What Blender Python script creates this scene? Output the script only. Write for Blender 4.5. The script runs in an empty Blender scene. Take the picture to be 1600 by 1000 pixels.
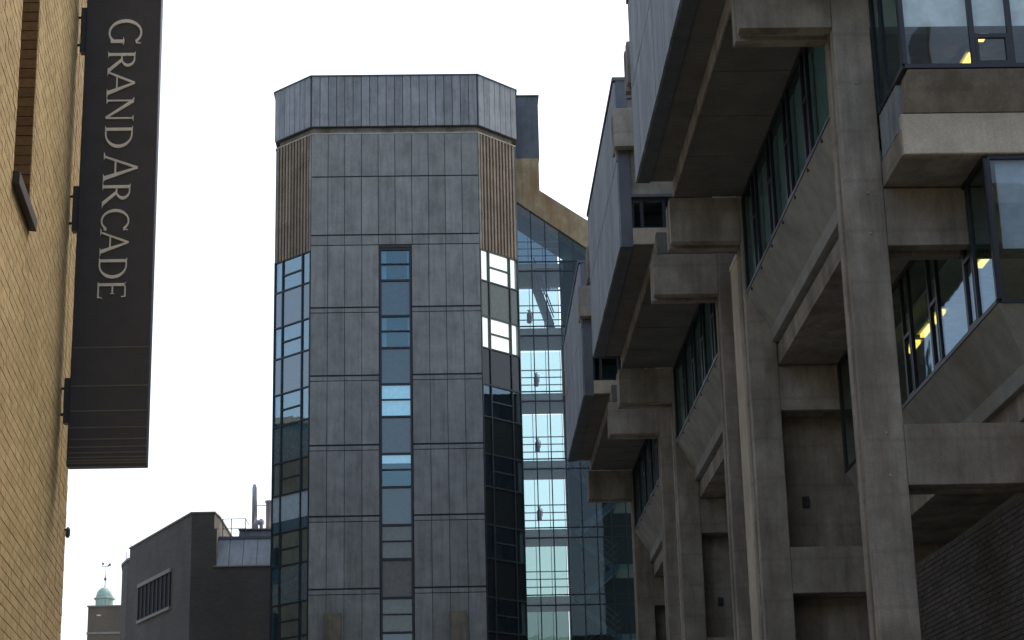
import bpy, bmesh, math, random
from mathutils import Vector, Matrix
random.seed(7)
scene = bpy.context.scene
col = scene.collection
EYE = 1.6                       # eye height; all heights below are given from the eye, h(z) turns them into world z

# ------------------------------------------------------------------ camera
cam = bpy.data.cameras.new('camera'); cam.sensor_width = 36; cam.lens = 67.587
cam.clip_start = 0.1; cam.clip_end = 3000
co = bpy.data.objects.new('camera', cam); col.objects.link(co)
R = Matrix(((0.99937177, 0.01449684, -0.03234057),
            (-0.02670041, -0.29209608, -0.9560162),
            (-0.02330577, 0.9562791, -0.2915255)))
CX = R.row[0].normalized(); CY = (R.row[1] - CX * R.row[1].dot(CX)).normalized(); CZ = CX.cross(CY)
co.matrix_world = Matrix.Translation((0, 0, EYE)) @ Matrix((CX, CY, CZ)).to_4x4()
scene.camera = co

# ------------------------------------------------------------------ sky and sun (high thin overcast, light from ahead right)
SUN_EL, SUN_AZ = math.radians(50), math.radians(40)     # azimuth from +Y towards +X
w = bpy.data.worlds.new('World'); scene.world = w; w.use_nodes = True
nt = w.node_tree; nt.nodes.clear()
sk = nt.nodes.new('ShaderNodeTexSky'); sk.sky_type = 'NISHITA'; sk.sun_disc = False
sk.sun_elevation = SUN_EL; sk.sun_rotation = SUN_AZ
sk.air_density = 1.0; sk.dust_density = 4.0; sk.ozone_density = 1.0; sk.altitude = 0
bg = nt.nodes.new('ShaderNodeBackground'); bg.inputs['Strength'].default_value = 0.12
out = nt.nodes.new('ShaderNodeOutputWorld')
hs = nt.nodes.new('ShaderNodeHueSaturation'); hs.inputs['Saturation'].default_value = 0.75
nt.links.new(sk.outputs[0], hs.inputs['Color']); nt.links.new(hs.outputs[0], bg.inputs[0]); nt.links.new(bg.outputs[0], out.inputs[0])
sun = bpy.data.lights.new('sun', 'SUN'); sun.energy = 0.5; sun.angle = math.radians(40); sun.color = (1, .95, .87)
so = bpy.data.objects.new('sun', sun); col.objects.link(so)
sd = Vector((math.sin(SUN_AZ) * math.cos(SUN_EL), math.cos(SUN_AZ) * math.cos(SUN_EL), math.sin(SUN_EL)))
so.rotation_euler = sd.to_track_quat('Z', 'Y').to_euler(); so.location = (60, 40, 90)
scene.view_settings.view_transform = 'Standard'; scene.view_settings.look = 'None'
scene.view_settings.gamma = 1; scene.view_settings.use_curve_mapping = False
scene.view_settings.exposure = 1.25
scene.render.engine = 'CYCLES'
scene.cycles.max_bounces = 10; scene.cycles.transparent_max_bounces = 24; scene.cycles.glossy_bounces = 4
scene.cycles.use_denoising = True

# ------------------------------------------------------------------ materials
def new_mat(name):
    m = bpy.data.materials.new(name); m.use_nodes = True
    n = m.node_tree.nodes; l = m.node_tree.links
    return m, n, l, n['Principled BSDF']
def pos_noise(n, l, scale, sx=1, sy=1, sz=1, detail=5, rough=.6):
    g = n.new('ShaderNodeNewGeometry'); mp = n.new('ShaderNodeMapping'); mp.inputs['Scale'].default_value = (sx, sy, sz)
    t = n.new('ShaderNodeTexNoise'); t.inputs['Scale'].default_value = scale; t.inputs['Detail'].default_value = detail
    t.inputs['Roughness'].default_value = rough
    l.new(g.outputs['Position'], mp.inputs[0]); l.new(mp.outputs[0], t.inputs['Vector'])
    return t
def ramp(n, l, src, stops):
    r = n.new('ShaderNodeValToRGB'); e = r.color_ramp.elements
    while len(e) < len(stops): e.new(.5)
    for k, (p, c) in enumerate(stops): e[k].position = p; e[k].color = (*c, 1)
    l.new(src, r.inputs[0]); return r
def mix(n, l, a, b, fac, mode='MIX'):
    x = n.new('ShaderNodeMix'); x.data_type = 'RGBA'; x.blend_type = mode
    for s, v in ((0, fac), (6, a), (7, b)):
        if hasattr(v, 'links'): l.new(v, x.inputs[s])
        elif s == 0: x.inputs[0].default_value = v
        else: x.inputs[s].default_value = (*v, 1)
    return x.outputs[2]
def weathered(name, base, streak=.35, mott=.25, rough=.85, rnd=.12, metal=0, spec=.5, bump=.15, boards=0, warm=None, sscale=3.0):
    """colour with mottling, vertical rain streaks, and a small change of tone from piece to piece"""
    m, n, l, p = new_mat(name)
    mo = pos_noise(n, l, 1.3, detail=8, rough=.65)
    st = pos_noise(n, l, sscale, 1, 1, .09, detail=6, rough=.7)
    fine = pos_noise(n, l, 38, detail=3)
    g1 = ramp(n, l, mo.outputs[0], [(.3, (1 - mott,) * 3), (.7, (1 + mott,) * 3)])
    g2 = ramp(n, l, st.outputs[0], [(.32, (1 - streak,) * 3), (.5, (1, 1, 1)), (.72, (1 + streak * .6,) * 3)])
    g3 = ramp(n, l, fine.outputs[0], [(.3, (.88,) * 3), (.7, (1.12,) * 3)])
    c = mix(n, l, base, g1.outputs[0], 1, 'MULTIPLY')
    c = mix(n, l, c, g2.outputs[0], 1, 'MULTIPLY')
    c = mix(n, l, c, g3.outputs[0], 1, 'MULTIPLY')
    if boards:                                             # faint casting lifts and board lines
        g = n.new('ShaderNodeNewGeometry'); wv = n.new('ShaderNodeTexWave'); wv.bands_direction = 'Z'; wv.inputs['Scale'].default_value = .42
        wv.inputs['Distortion'].default_value = .12; wv.inputs['Detail'].default_value = 2; l.new(g.outputs['Position'], wv.inputs['Vector'])
        wr0 = ramp(n, l, wv.outputs['Fac'], [(.0, (.88, .88, .88)), (.03, (1, 1, 1))])
        c = mix(n, l, c, wr0.outputs[0], 1, 'MULTIPLY')
    if warm:
        wn = pos_noise(n, l, .9, 1.6, 1.6, .5, detail=6)
        wr = ramp(n, l, wn.outputs[0], [(.48, (0, 0, 0)), (.68, (.8, .8, .8))])
        c = mix(n, l, c, warm, wr.outputs[0])
    oi = n.new('ShaderNodeObjectInfo'); mr = n.new('ShaderNodeMapRange')
    mr.inputs['To Min'].default_value = 1 - rnd; mr.inputs['To Max'].default_value = 1 + rnd
    l.new(oi.outputs['Random'], mr.inputs[0])
    vm = n.new('ShaderNodeVectorMath'); vm.operation = 'SCALE'; l.new(c, vm.inputs[0]); l.new(mr.outputs[0], vm.inputs['Scale'])
    l.new(vm.outputs[0], p.inputs['Base Color'])
    p.inputs['Roughness'].default_value = rough; p.inputs['Metallic'].default_value = metal
    p.inputs['Specular IOR Level'].default_value = spec
    b = n.new('ShaderNodeBump'); b.inputs['Strength'].default_value = bump; b.inputs['Distance'].default_value = .02
    l.new(fine.outputs[0], b.inputs['Height']); l.new(b.outputs[0], p.inputs['Normal'])
    return m
def plain(name, c, rough=.6, metal=0, emit=0, spec=.5, ior=1.5):
    m, n, l, p = new_mat(name)
    t = pos_noise(n, l, 6, detail=4); r = ramp(n, l, t.outputs[0], [(.3, tuple(v * .86 for v in c)), (.7, tuple(min(1, v * 1.12) for v in c))])
    l.new(r.outputs[0], p.inputs['Base Color']); p.inputs['Roughness'].default_value = rough; p.inputs['Metallic'].default_value = metal
    p.inputs['Specular IOR Level'].default_value = spec; p.inputs['IOR'].default_value = ior
    if emit: p.inputs['Emission Color'].default_value = (*c, 1); p.inputs['Emission Strength'].default_value = emit
    return m
def glass(name, tint, f0=.06, rough=.02, wob=.006, f90=1.0, gcol=(.92, .96, 1)):
    m, n, l, p = new_mat(name); n.remove(p)
    o = n['Material Output']
    g = n.new('ShaderNodeNewGeometry'); d = n.new('ShaderNodeVectorMath'); d.operation = 'DOT_PRODUCT'
    l.new(g.outputs['True Normal'], d.inputs[0]); l.new(g.outputs['Incoming'], d.inputs[1])
    a = n.new('ShaderNodeMath'); a.operation = 'ABSOLUTE'; l.new(d.outputs['Value'], a.inputs[0])
    s = n.new('ShaderNodeMath'); s.operation = 'SUBTRACT'; s.inputs[0].default_value = 1; l.new(a.outputs[0], s.inputs[1])
    q = n.new('ShaderNodeMath'); q.operation = 'POWER'; l.new(s.outputs[0], q.inputs[0]); q.inputs[1].default_value = 5
    k = n.new('ShaderNodeMath'); k.operation = 'MULTIPLY_ADD'; l.new(q.outputs[0], k.inputs[0]); k.inputs[1].default_value = f90 - f0; k.inputs[2].default_value = f0
    t = n.new('ShaderNodeBsdfTransparent'); t.inputs[0].default_value = (*tint, 1)
    gl = n.new('ShaderNodeBsdfGlossy'); gl.inputs['Roughness'].default_value = rough; gl.inputs['Color'].default_value = (*gcol, 1)
    nz = pos_noise(n, l, .9, detail=2); b = n.new('ShaderNodeBump'); b.inputs['Strength'].default_value = 1; b.inputs['Distance'].default_value = wob
    l.new(nz.outputs[0], b.inputs['Height']); l.new(b.outputs[0], gl.inputs['Normal'])
    mx = n.new('ShaderNodeMixShader'); l.new(k.outputs[0], mx.inputs[0]); l.new(t.outputs[0], mx.inputs[1]); l.new(gl.outputs[0], mx.inputs[2])
    l.new(mx.outputs[0], o.inputs['Surface'])
    return m
def brick_mat(name, c1, c2, c3, rough=.9):
    m, n, l, p = new_mat(name)
    g = n.new('ShaderNodeNewGeometry'); oi = n.new('ShaderNodeObjectInfo')
    ad = n.new('ShaderNodeMath'); ad.operation = 'ADD'; l.new(g.outputs['Random Per Island'], ad.inputs[0]); l.new(oi.outputs['Random'], ad.inputs[1])
    fr = n.new('ShaderNodeMath'); fr.operation = 'FRACT'; l.new(ad.outputs[0], fr.inputs[0])
    r = ramp(n, l, fr.outputs[0], [(0, c1), (.5, c2), (1, c3)])
    t = pos_noise(n, l, 25, detail=6, rough=.7); r2 = ramp(n, l, t.outputs[0], [(.25, (.68,) * 3), (.75, (1.25,) * 3)])
    big = pos_noise(n, l, .9, detail=5); r3 = ramp(n, l, big.outputs[0], [(.3, (.85,) * 3), (.7, (1.1,) * 3)])
    c = mix(n, l, r.outputs[0], r2.outputs[0], 1, 'MULTIPLY'); c = mix(n, l, c, r3.outputs[0], 1, 'MULTIPLY')
    l.new(c, p.inputs['Base Color']); p.inputs['Roughness'].default_value = rough; p.inputs['Specular IOR Level'].default_value = .12
    b = n.new('ShaderNodeBump'); b.inputs['Strength'].default_value = .4; b.inputs['Distance'].default_value = .006
    l.new(t.outputs[0], b.inputs['Height']); l.new(b.outputs[0], p.inputs['Normal'])
    return m
def far_brick(name, c1, c2, mortar, axis='x'):
    """brickwork too far away for single bricks"""
    m, n, l, p = new_mat(name)
    tc = n.new('ShaderNodeNewGeometry'); sp = n.new('ShaderNodeSeparateXYZ'); l.new(tc.outputs['Position'], sp.inputs[0])
    ad = n.new('ShaderNodeMath'); ad.operation = 'ADD'; l.new(sp.outputs['X'], ad.inputs[0]); l.new(sp.outputs['Y'], ad.inputs[1])
    cb = n.new('ShaderNodeCombineXYZ'); l.new(ad.outputs[0], cb.inputs['X']); l.new(sp.outputs['Z'], cb.inputs['Y'])
    bt = n.new('ShaderNodeTexBrick'); l.new(cb.outputs[0], bt.inputs['Vector']); bt.inputs['Scale'].default_value = 1
    bt.inputs['Brick Width'].default_value = .225; bt.inputs['Row Height'].default_value = .075; bt.inputs['Mortar Size'].default_value = .01
    bt.inputs['Color1'].default_value = (*c1, 1); bt.inputs['Color2'].default_value = (*c2, 1); bt.inputs['Mortar'].default_value = (*mortar, 1)
    big = pos_noise(n, l, .35, 1, 1, .6, detail=7); r3 = ramp(n, l, big.outputs[0], [(.3, (.72,) * 3), (.7, (1.2,) * 3)])
    c = mix(n, l, bt.outputs[0], r3.outputs[0], 1, 'MULTIPLY'); l.new(c, p.inputs['Base Color']); p.inputs['Roughness'].default_value = .9
    return m

M = dict(
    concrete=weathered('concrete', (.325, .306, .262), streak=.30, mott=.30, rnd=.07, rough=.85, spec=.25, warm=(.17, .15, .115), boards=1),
    spandrel=weathered('spandrel_concrete', (.28, .29, .268), streak=.06, mott=.3, rnd=.04, rough=.8),
    concrete_pale=weathered('concrete_pale', (.50, .45, .35), streak=.2, mott=.2, rnd=.05),
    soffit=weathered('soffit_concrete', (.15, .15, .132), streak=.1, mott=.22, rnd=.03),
    lead=weathered('lead', (.24, .28, .31), streak=.42, mott=.15, rough=.6, rnd=.16, spec=.3, sscale=9),
    lead_dark=weathered('lead_dark', (.12, .135, .155), streak=.25, mott=.2, rough=.55, rnd=.05, metal=.2),
    fascia=weathered('lead_fascia', (.30, .315, .32), streak=.26, mott=.2, rough=.65, rnd=.17, spec=.35, sscale=5),
    panel=weathered('concrete_panel', (.282, .288, .266), streak=.22, mott=.2, rough=.85, rnd=.10, sscale=5),
    joint=plain('dark_joint', (.07, .075, .075), .9),
    fin=weathered('louvre_fin', (.30, .235, .165), streak=.2, mott=.25, rough=.8, rnd=.12),
    stained=weathered('stained_concrete', (.40, .32, .19), streak=.3, mott=.3, rough=.85, warm=(.3, .17, .08), rnd=0),
    pier=weathered('pier_concrete', (.21, .18, .13), streak=.35, mott=.3, rnd=0),
    frame=plain('dark_frame', (.022, .026, .034), .45),
    frame_grey=plain('grey_frame', (.13, .15, .18), .5),
    glass=glass('window_glass', (.80, .90, .89), .10, f90=.30, gcol=(.62, .78, .95)),
    stair_glass=glass('stair_glass', (.68, .83, .85), .03, wob=.001, f90=.5),
    glass_clear=glass('clear_glass', (.93, .975, .97), .05),
    glass_blue=glass('blue_glass', (.68, .82, .88), .11, gcol=(.66, .92, 1)),
    glass_dull=glass('dull_glass', (.86, .88, .86), .05, gcol=(.8, .85, .85)),
    glass_mirror=glass('reflective_glass', (.66, .82, .88), .28, gcol=(.80, .96, .97)),
    backpaint=plain('back_painted_glass', (.03, .115, .16), .05, ior=1.9),
    backpaint_mirror=plain('reflective_painted_glass', (.03, .125, .155), .05, ior=2.8),
    backpaint_green=plain('grey_green_painted_glass', (.125, .145, .11), .07, spec=.5),
    backpaint_dark=plain('dark_painted_glass', (.02, .026, .026), .07, spec=.4),
    backpaint_reflection=plain('painted_reflection_glass', (.50, .64, .70), .07, spec=.9),  # pale blue imitates a reflection on one row of panes
    blind=plain('blind', (.82, .84, .85), .8), curtain=plain('curtain', (.5, .55, .6), .9),
    glow_blind=plain('glow_blind', (.95, .93, .82), .8, emit=.42), glow_blind_cool=plain('glow_blind_cool', (.74, .86, .92), .8, emit=.2),  # blinds given emission in place of light falling on or through them
    frosted=glass('frosted_glass', (.66, .765, .765), .04, rough=.3), frosted_shade=glass('shade_frosted_glass', (.52, .62, .60), .04, rough=.3), frosted_shade2=glass('shade2_frosted_glass', (.27, .335, .32), .04, rough=.3), frosted_shade3=glass('shade3_frosted_glass', (.12, .17, .165), .04, rough=.3), frosted_reflection=glass('reflection_frosted_glass', (.22, .30, .36), .05, rough=.3),  # tints stepped to imitate weaker light lower down, blue a sky reflection
    blind_dull=plain('blind_dull', (.24, .24, .22), .85), blind_sky_reflection=plain('blind_sky_reflection', (.42, .5, .6), .85), net=plain('net_curtain', (.36, .43, .42), .9),
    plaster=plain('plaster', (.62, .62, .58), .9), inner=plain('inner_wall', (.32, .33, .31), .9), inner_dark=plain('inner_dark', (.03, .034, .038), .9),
    white_paint=plain('white_paint', (.8, .81, .8), .7),
    lamp=plain('lit_tube', (1, .66, .14), .5, emit=.9),
    tan_brick=brick_mat('tan_brick', (.45, .335, .165), (.50, .375, .187), (.545, .412, .212)),
    tan_mortar=plain('tan_mortar', (.40, .305, .165), .95),
    brown_brick=brick_mat('brown_brick', (.18, .115, .065), (.23, .15, .08), (.28, .18, .10)),
    dark_brick=brick_mat('dark_brick', (.075, .069, .062), (.09, .082, .073), (.11, .10, .09)),
    dark_mortar=plain('dark_mortar', (.06, .055, .05), .95),
    far_brick=far_brick('far_brown_brick', (.115, .105, .09), (.145, .13, .11), (.13, .12, .105)),
    far_brick2=far_brick('far_red_brick', (.19, .15, .105), (.22, .175, .12), (.2, .17, .135)),
    stone=plain('stone_trim', (.34, .32, .28), .85),
    sill=plain('dark_sill', (.055, .045, .042), .6),
    roof_metal=weathered('zinc_roof', (.33, .37, .40), streak=.2, mott=.15, rough=.5, rnd=.05, metal=.2),
    copper=weathered('green_copper', (.42, .56, .48), streak=.3, mott=.2, rough=.7, rnd=0),
    steel=plain('flue_steel', (.55, .55, .58), .35, metal=.6), rail=plain('rail_steel', (.09, .095, .11), .5, metal=.4),
    sign=plain('sign_black', (.055, .06, .072), .42), letter=plain('letter_cream', (.92, .91, .80), .35), ridge=plain('sign_ridge', (.15, .15, .135), .45),
    red=plain('extinguisher_red', (.10, .03, .03), .4),
    asphalt=plain('asphalt', (.05, .05, .052), .92), paving=plain('paving', (.2, .19, .175), .9), kerb=plain('kerb_stone', (.3, .29, .28), .85),
    yellow=plain('road_yellow', (.6, .42, .06), .8), earth=plain('earth', (.12, .115, .1), .95),
)

# ------------------------------------------------------------------ mesh helpers
class MB:
    """collects boxes, prisms and tubes; heights are from the eye"""
    def __init__(s): s.v = []; s.f = []
    def poly(s, pts):
        i = len(s.v); s.v += [tuple(p) for p in pts]; s.f.append(tuple(range(i, i + len(pts)))); return s
    def solid(s, bottom, top):
        n = len(bottom); i = len(s.v); s.v += [tuple(p) for p in bottom] + [tuple(p) for p in top]
        s.f.append(tuple(i + k for k in reversed(range(n)))); s.f.append(tuple(i + n + k for k in range(n)))
        for k in range(n):
            q = (k + 1) % n; s.f.append((i + k, i + q, i + n + q, i + n + k))
        return s
    def box(s, x0, x1, y0, y1, z0, z1):
        return s.solid([(x0, y0, z0), (x1, y0, z0), (x1, y1, z0), (x0, y1, z0)], [(x0, y0, z1), (x1, y0, z1), (x1, y1, z1), (x0, y1, z1)])
    def along_y(s, prof, y0, y1):          # prof: (x, z) points
        return s.solid([(x, y0, z) for x, z in prof], [(x, y1, z) for x, z in prof])
    def along_x(s, prof, x0, x1):          # prof: (y, z) points
        return s.solid([(x0, y, z) for y, z in prof], [(x1, y, z) for y, z in prof])
    def plan(s, pts, z0, z1):
        return s.solid([(x, y, z0) for x, y in pts], [(x, y, z1) for x, y in pts])
    def wallbox(s, p, q, t, z0, z1):       # upright slab from p to q in plan, thickness t to the left of p->q
        d = Vector((q[0] - p[0], q[1] - p[1])); d.normalize(); nrm = Vector((-d.y, d.x)) * t
        return s.plan([p, q, (q[0] + nrm.x, q[1] + nrm.y), (p[0] + nrm.x, p[1] + nrm.y)], z0, z1)
    def bar(s, a, b, r, n=6, r2=None):
        a = Vector(a); b = Vector(b); d = (b - a).normalized(); r2 = r if r2 is None else r2
        u = d.orthogonal().normalized(); v = d.cross(u)
        A = [a + (u * math.cos(t) + v * math.sin(t)) * r for t in [2 * math.pi * k / n for k in range(n)]]
        B = [b + (u * math.cos(t) + v * math.sin(t)) * r2 for t in [2 * math.pi * k / n for k in range(n)]]
        return s.solid(A, B)
    def lathe(s, cx, cy, prof, n=20):
        i = len(s.v)
        for r, z in prof:
            s.v += [(cx + r * math.cos(2 * math.pi * k / n), cy + r * math.sin(2 * math.pi * k / n), z) for k in range(n)]
        for j in range(len(prof) - 1):
            for k in range(n):
                q = (k + 1) % n; s.f.append((i + j * n + k, i + j * n + q, i + (j + 1) * n + q, i + (j + 1) * n + k))
        s.f.append(tuple(i + k for k in reversed(range(n)))); s.f.append(tuple(i + (len(prof) - 1) * n + k for k in range(n)))
        return s
def root_of(o):
    while o.parent: o = o.parent
    return o
def obj(name, mb, mat, parent=None, bevel=0, smooth=False, kind=None, fix=True, origin=True):
    """one mesh object; its origin sits at the middle of its base"""
    xs = [v[0] for v in mb.v]; ys = [v[1] for v in mb.v]; zs = [v[2] for v in mb.v]
    o3 = Vector(((min(xs) + max(xs)) / 2, (min(ys) + max(ys)) / 2, min(zs)))
    me = bpy.data.meshes.new(name); me.from_pydata([(v[0] - o3.x, v[1] - o3.y, v[2] - o3.z) for v in mb.v], [], mb.f)
    if fix:
        bm = bmesh.new(); bm.from_mesh(me); bmesh.ops.recalc_face_normals(bm, faces=bm.faces); bm.to_mesh(me); bm.free()
    me.materials.append(M[mat])
    if smooth:
        for p in me.polygons: p.use_smooth = True
    o = bpy.data.objects.new(name, me); col.objects.link(o)
    wloc = Vector((o3.x, o3.y, o3.z + EYE))
    if parent:
        o.parent = parent; p = Vector((0, 0, 0)); q = parent
        while q: p += q.location; q = q.parent
        o.location = wloc - p
    else: o.location = wloc
    if bevel:
        b = o.modifiers.new('bevel', 'BEVEL'); b.width = bevel; b.segments = 2; b.limit_method = 'ANGLE'
    if kind: o['kind'] = kind
    return o
def thing(name, label, cat, x, y, z=-EYE, group=None):
    o = bpy.data.objects.new(name, None); col.objects.link(o); o.location = (x, y, z + EYE); o.empty_display_size = .3
    o['label'] = label; o['category'] = cat
    if group: o['group'] = group
    return o
def tag(o, label, cat, group=None):
    o['label'] = label; o['category'] = cat
    if group: o['group'] = group
    return o
def B(*a): return MB().box(*a)

# ------------------------------------------------------------------ setting
G = -EYE
def struct(name, mb, mat): o = obj(name, mb, mat); o['kind'] = 'structure'; return o
struct('ground', B(-600, 600, -400, 1200, G - .6, G - .14), 'earth')
struct('road', B(-1.9, 3.2, -40, 90, G - .138, G - .12), 'asphalt')
struct('pavement', B(-16, -2.05, -40, 120, G - .138, G), 'paving')
struct('pavement', B(3.35, 30, -40, 120, G - .138, G), 'paving')
struct('kerb', B(-2.05, -1.9, -40, 90, G - .138, G + .004), 'kerb')
struct('kerb', B(3.2, 3.35, -40, 90, G - .138, G + .004), 'kerb')
for x in (-1.7, 2.95): struct('road_line', B(x, x + .09, -40, 90, G - .119, G - .1155), 'yellow')

# ------------------------------------------------------------------ the stepped concrete building on the right
bld = thing('concrete_building', 'stepped grey concrete building with overhanging lead clad top storey, filling the right side', 'building', 9, 40)
FR = dict(near=25.08, A=34.34, B=37.64, C=46.51, D=49.84, E=58.31)
BLOCKS = [(25.08, 34.34), (37.64, 46.51), (49.84, 58.31)]
XB = 15.0                                                   # back of the building
def twin(mb, x0, x1, f, z0, z1):                            # two thin slabs with a gap between them
    mb.box(x0, x1, f, f + .25, z0, z1); mb.box(x0, x1, f + .44, f + .66, z0, z1)
for k, f in enumerate(FR.values()):
    m = MB(); twin(m, 5.56, 6.10, f, G, 16.1); m.box(5.62, 6.04, f + .25, f + .44, G, 16.0)
    c = obj('column', m, 'concrete', bld, bevel=.015)
    if k == 0:
        for xx, zz in ((5.87, 9.43), (5.86, 8.83), (5.85, 5.98), (5.86, 5.4), (5.83, 11.1)):
            obj('bolt', MB().bar((xx, f - .03, zz), (xx, f, zz), .016), 'concrete_pale', c)
    for (x0, x1, z0, z1) in ((4.22, 5.557, 11.98, 12.86), (3.53, 5.557, 15.28, 16.15)):
        m = MB(); twin(m, x0, x1, f, z0, z1); m.box(x0 + .06, x1 - .02, f + .25, f + .44, z0 + .06, z1 - .06)
        obj('beam', m, 'concrete', bld, bevel=.012)
    for (z0, z1) in ((8.65, 9.50), (5.26, 6.10), (1.86, 2.7)):
        m = MB(); twin(m, 6.103, XB - 1, f, z0, z1); m.box(6.16, XB - 1.1, f + .25, f + .44, z0 + .06, z1 - .06)
        obj('beam', m, 'concrete', bld, bevel=.012)
    if k == 0: obj('beam', B(6.103, XB - 1, f, f + .25, 11.98, 12.86), 'white_paint', bld)
# spandrels: upright apron leaning outwards, then a ledge; one per storey
def spandrel(x, z, y0, y1, mat='spandrel', mitre=False):
    prof = [(x, z), (x + .40, z - .70), (x + .40, z - .96), (x + .70, z - .96), (x + .70, z - .62), (x + .28, z)]
    m = MB().solid([(a, y0 + ((a - x) if mitre else 0), b) for a, b in prof], [(a, y1, b) for a, b in prof])
    o = obj('spandrel', m, mat, bld, bevel=.012)
    n = max(2, int((y1 - y0) / 2.9))
    return o
def strip(name_parent, x, z0, z1, ys, zt, glassmat='glass', dirn='y'):
    """a window band: frame part with pane sub-parts. ys: list of (start, end, kind) bays along the facade"""
    m = MB(); t = .035
    def bx(a0, a1, b0, b1, d0, d1):
        if dirn == 'y': m.box(x + d0, x + d1, a0, a1, b0, b1)
        else: m.box(a0, a1, x + d0, x + d1, b0, b1)
    lo, hi = ys[0][0], ys[-1][1]
    bx(lo, hi, z0, z0 + .06, -.03, .05); bx(lo, hi, z1 - .06, z1, -.02, .045)
    for a, b, kd in ys:
        bx(a - t, a + t, z0 + .06, z1 - .06, -.022, .04)
        if kd == 'n':
            bx(a + t, b - t, zt - .03, zt + .03, -.02, .035)
            for q in (a + t, b - t - .04): bx(q, q + .04, z0 + .06, zt - .03, -.027, .03)
            bx(a + t + .04, b - t - .04, z0 + .06, z0 + .1, -.027, .03)
    bx(hi - t, hi + t, z0 + .06, z1 - .06, -.025, .038)
    fr = obj('window_frame', m, 'frame', name_parent)
    for a, b, kd in ys:
        for (p0, p1) in (((z0 + .06, zt - .03), (zt + .03, z1 - .06)) if kd == 'n' else ((z0 + .06, z1 - .06),)):
            g = MB(); jit = random.uniform(-.004, .004)
            if dirn == 'y': g.box(x + .005 + jit, x + .017 + jit, a + t, b - t, p0, p1)
            else: g.box(a + t, b - t, x + .005 + jit, x + .017 + jit, p0, p1)
            obj('pane', g, glassmat, fr)
    return fr
def rhythm(y0, y1, first, wide=1.35, nar=.42):
    r = [(y0, y0 + first, 'w')]; y = y0 + first
    while y < y1 - .6:
        r.append((y, y + nar, 'n')); y += nar
        e = min(y + wide, y1)
        if y1 - e < .5: e = y1
        r.append((y, e, 'w')); y = e
    return r
for bi, (y0, y1) in enumerate(BLOCKS):
    near = y0 if bi else 23.55
    lead0, lead1 = (near, y1 - .1) if bi == 0 else (y0 + .28, y1 - .1)
    # lead clad upper wall: backing with upright sheets in two rows
    lw = obj('lead_wall', B(3.62, 3.86, lead0, lead1, 13.13, 16.9), 'lead_dark', bld)
    y = lead0; k = 0
    while y < lead1 - .05:
        e = min(y + .56, lead1)
        for (z0, z1) in ((13.135, 15.03), (15.06, 16.86)):
            obj('lead_sheet', B(3.575 + random.uniform(0, .006), 3.62, y + .008, e - .008, z0, z1), 'lead', lw)
        y = e
    obj('lead_coping', B(3.55, 3.95, lead0 - .02, lead1 + .02, 16.9, 16.98), 'lead_dark', bld)
    # outer and inner soffit
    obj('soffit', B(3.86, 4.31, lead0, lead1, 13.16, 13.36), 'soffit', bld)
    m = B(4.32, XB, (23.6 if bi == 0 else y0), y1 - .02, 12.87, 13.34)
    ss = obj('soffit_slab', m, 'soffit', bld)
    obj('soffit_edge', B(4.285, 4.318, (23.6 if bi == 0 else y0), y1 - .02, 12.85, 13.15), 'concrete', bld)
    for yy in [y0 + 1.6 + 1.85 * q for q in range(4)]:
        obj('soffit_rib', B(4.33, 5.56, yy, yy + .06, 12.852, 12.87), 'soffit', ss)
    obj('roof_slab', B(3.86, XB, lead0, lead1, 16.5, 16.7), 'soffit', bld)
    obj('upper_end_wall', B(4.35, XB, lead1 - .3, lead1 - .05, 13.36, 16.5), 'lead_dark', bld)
    # near end wall of the upper storey, with the small window beside the lead wall
    if bi:
        ye = y0 + .34
        obj('upper_end_wall', B(3.86, XB, ye, ye + .2, 14.28, 16.5), 'concrete', bld)
        obj('end_sill', B(3.862, 5.5, ye - .1, ye + .2, 13.17, 13.53), 'concrete_pale', bld, bevel=.01)
        obj('end_head', B(3.862, 5.5, ye - .06, ye, 14.24, 14.3), 'frame_grey', bld)
        strip(bld, ye + .05, 13.53, 14.24, [(3.88, 4.08, 'w'), (4.08, 4.55, 'w'), (4.55, 5.2, 'w')], 13.9, 'glass_blue', 'x')
        obj('end_room', B(3.9, 5.5, ye + 1.5, ye + 1.6, 13.3, 14.4), 'plaster', bld)
    # middle storey
    s0, s1 = y0 + .67, y1 - .01
    spandrel(5.60, 10.92, s0, s1)
    obj('ledge', B(6.105, XB, (23.9 if bi == 0 else y0), y1 - .02, 9.52, 9.90), 'concrete', bld, bevel=.012)
    strip(bld, 5.62, 10.92, 12.87, rhythm(s0, s1, .62 if bi else 1.7), 11.98)
    for (a, b, kd) in rhythm(s0, s1, .62 if bi else 1.7):
        obj('curtain', B(5.74, 5.75, a + .05, b - .05, 11.0, 12.78), 'net', bld)
    for q in [s0 + .9 + 1.2 * t for t in range(7)]:        # little drip blocks under the sill
        obj('sill_clip', B(5.60, 5.66, q, q + .07, 10.86, 10.917), 'frame', bld)
    # lower storey, set back
    l0 = 23.95 if bi == 0 else y0 + .67
    spandrel(7.20, 7.43, 23.93 if bi == 0 else l0, s1, mitre=(bi == 0))
    obj('ledge', B(7.70, XB, l0, y1 - .02, 6.12, 6.50), 'concrete', bld, bevel=.012)
    if bi == 0:
        ys = [(23.95, 24.89, 'w'), (24.89, 25.39, 'n'), (25.39, 26.94, 'w'), (26.94, 27.41, 'n'), (27.41, 28.66, 'w'), (28.66, 29.13, 'n'), (29.13, 30.4, 'w'), (30.4, 30.87, 'n'), (30.87, 32.1, 'w'), (32.1, 32.6, 'n'), (32.6, 34.3, 'w')]
    else: ys = rhythm(l0, s1, .8)
    strip(bld, 7.22, 7.43, 9.52, ys, 8.47)
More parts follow.
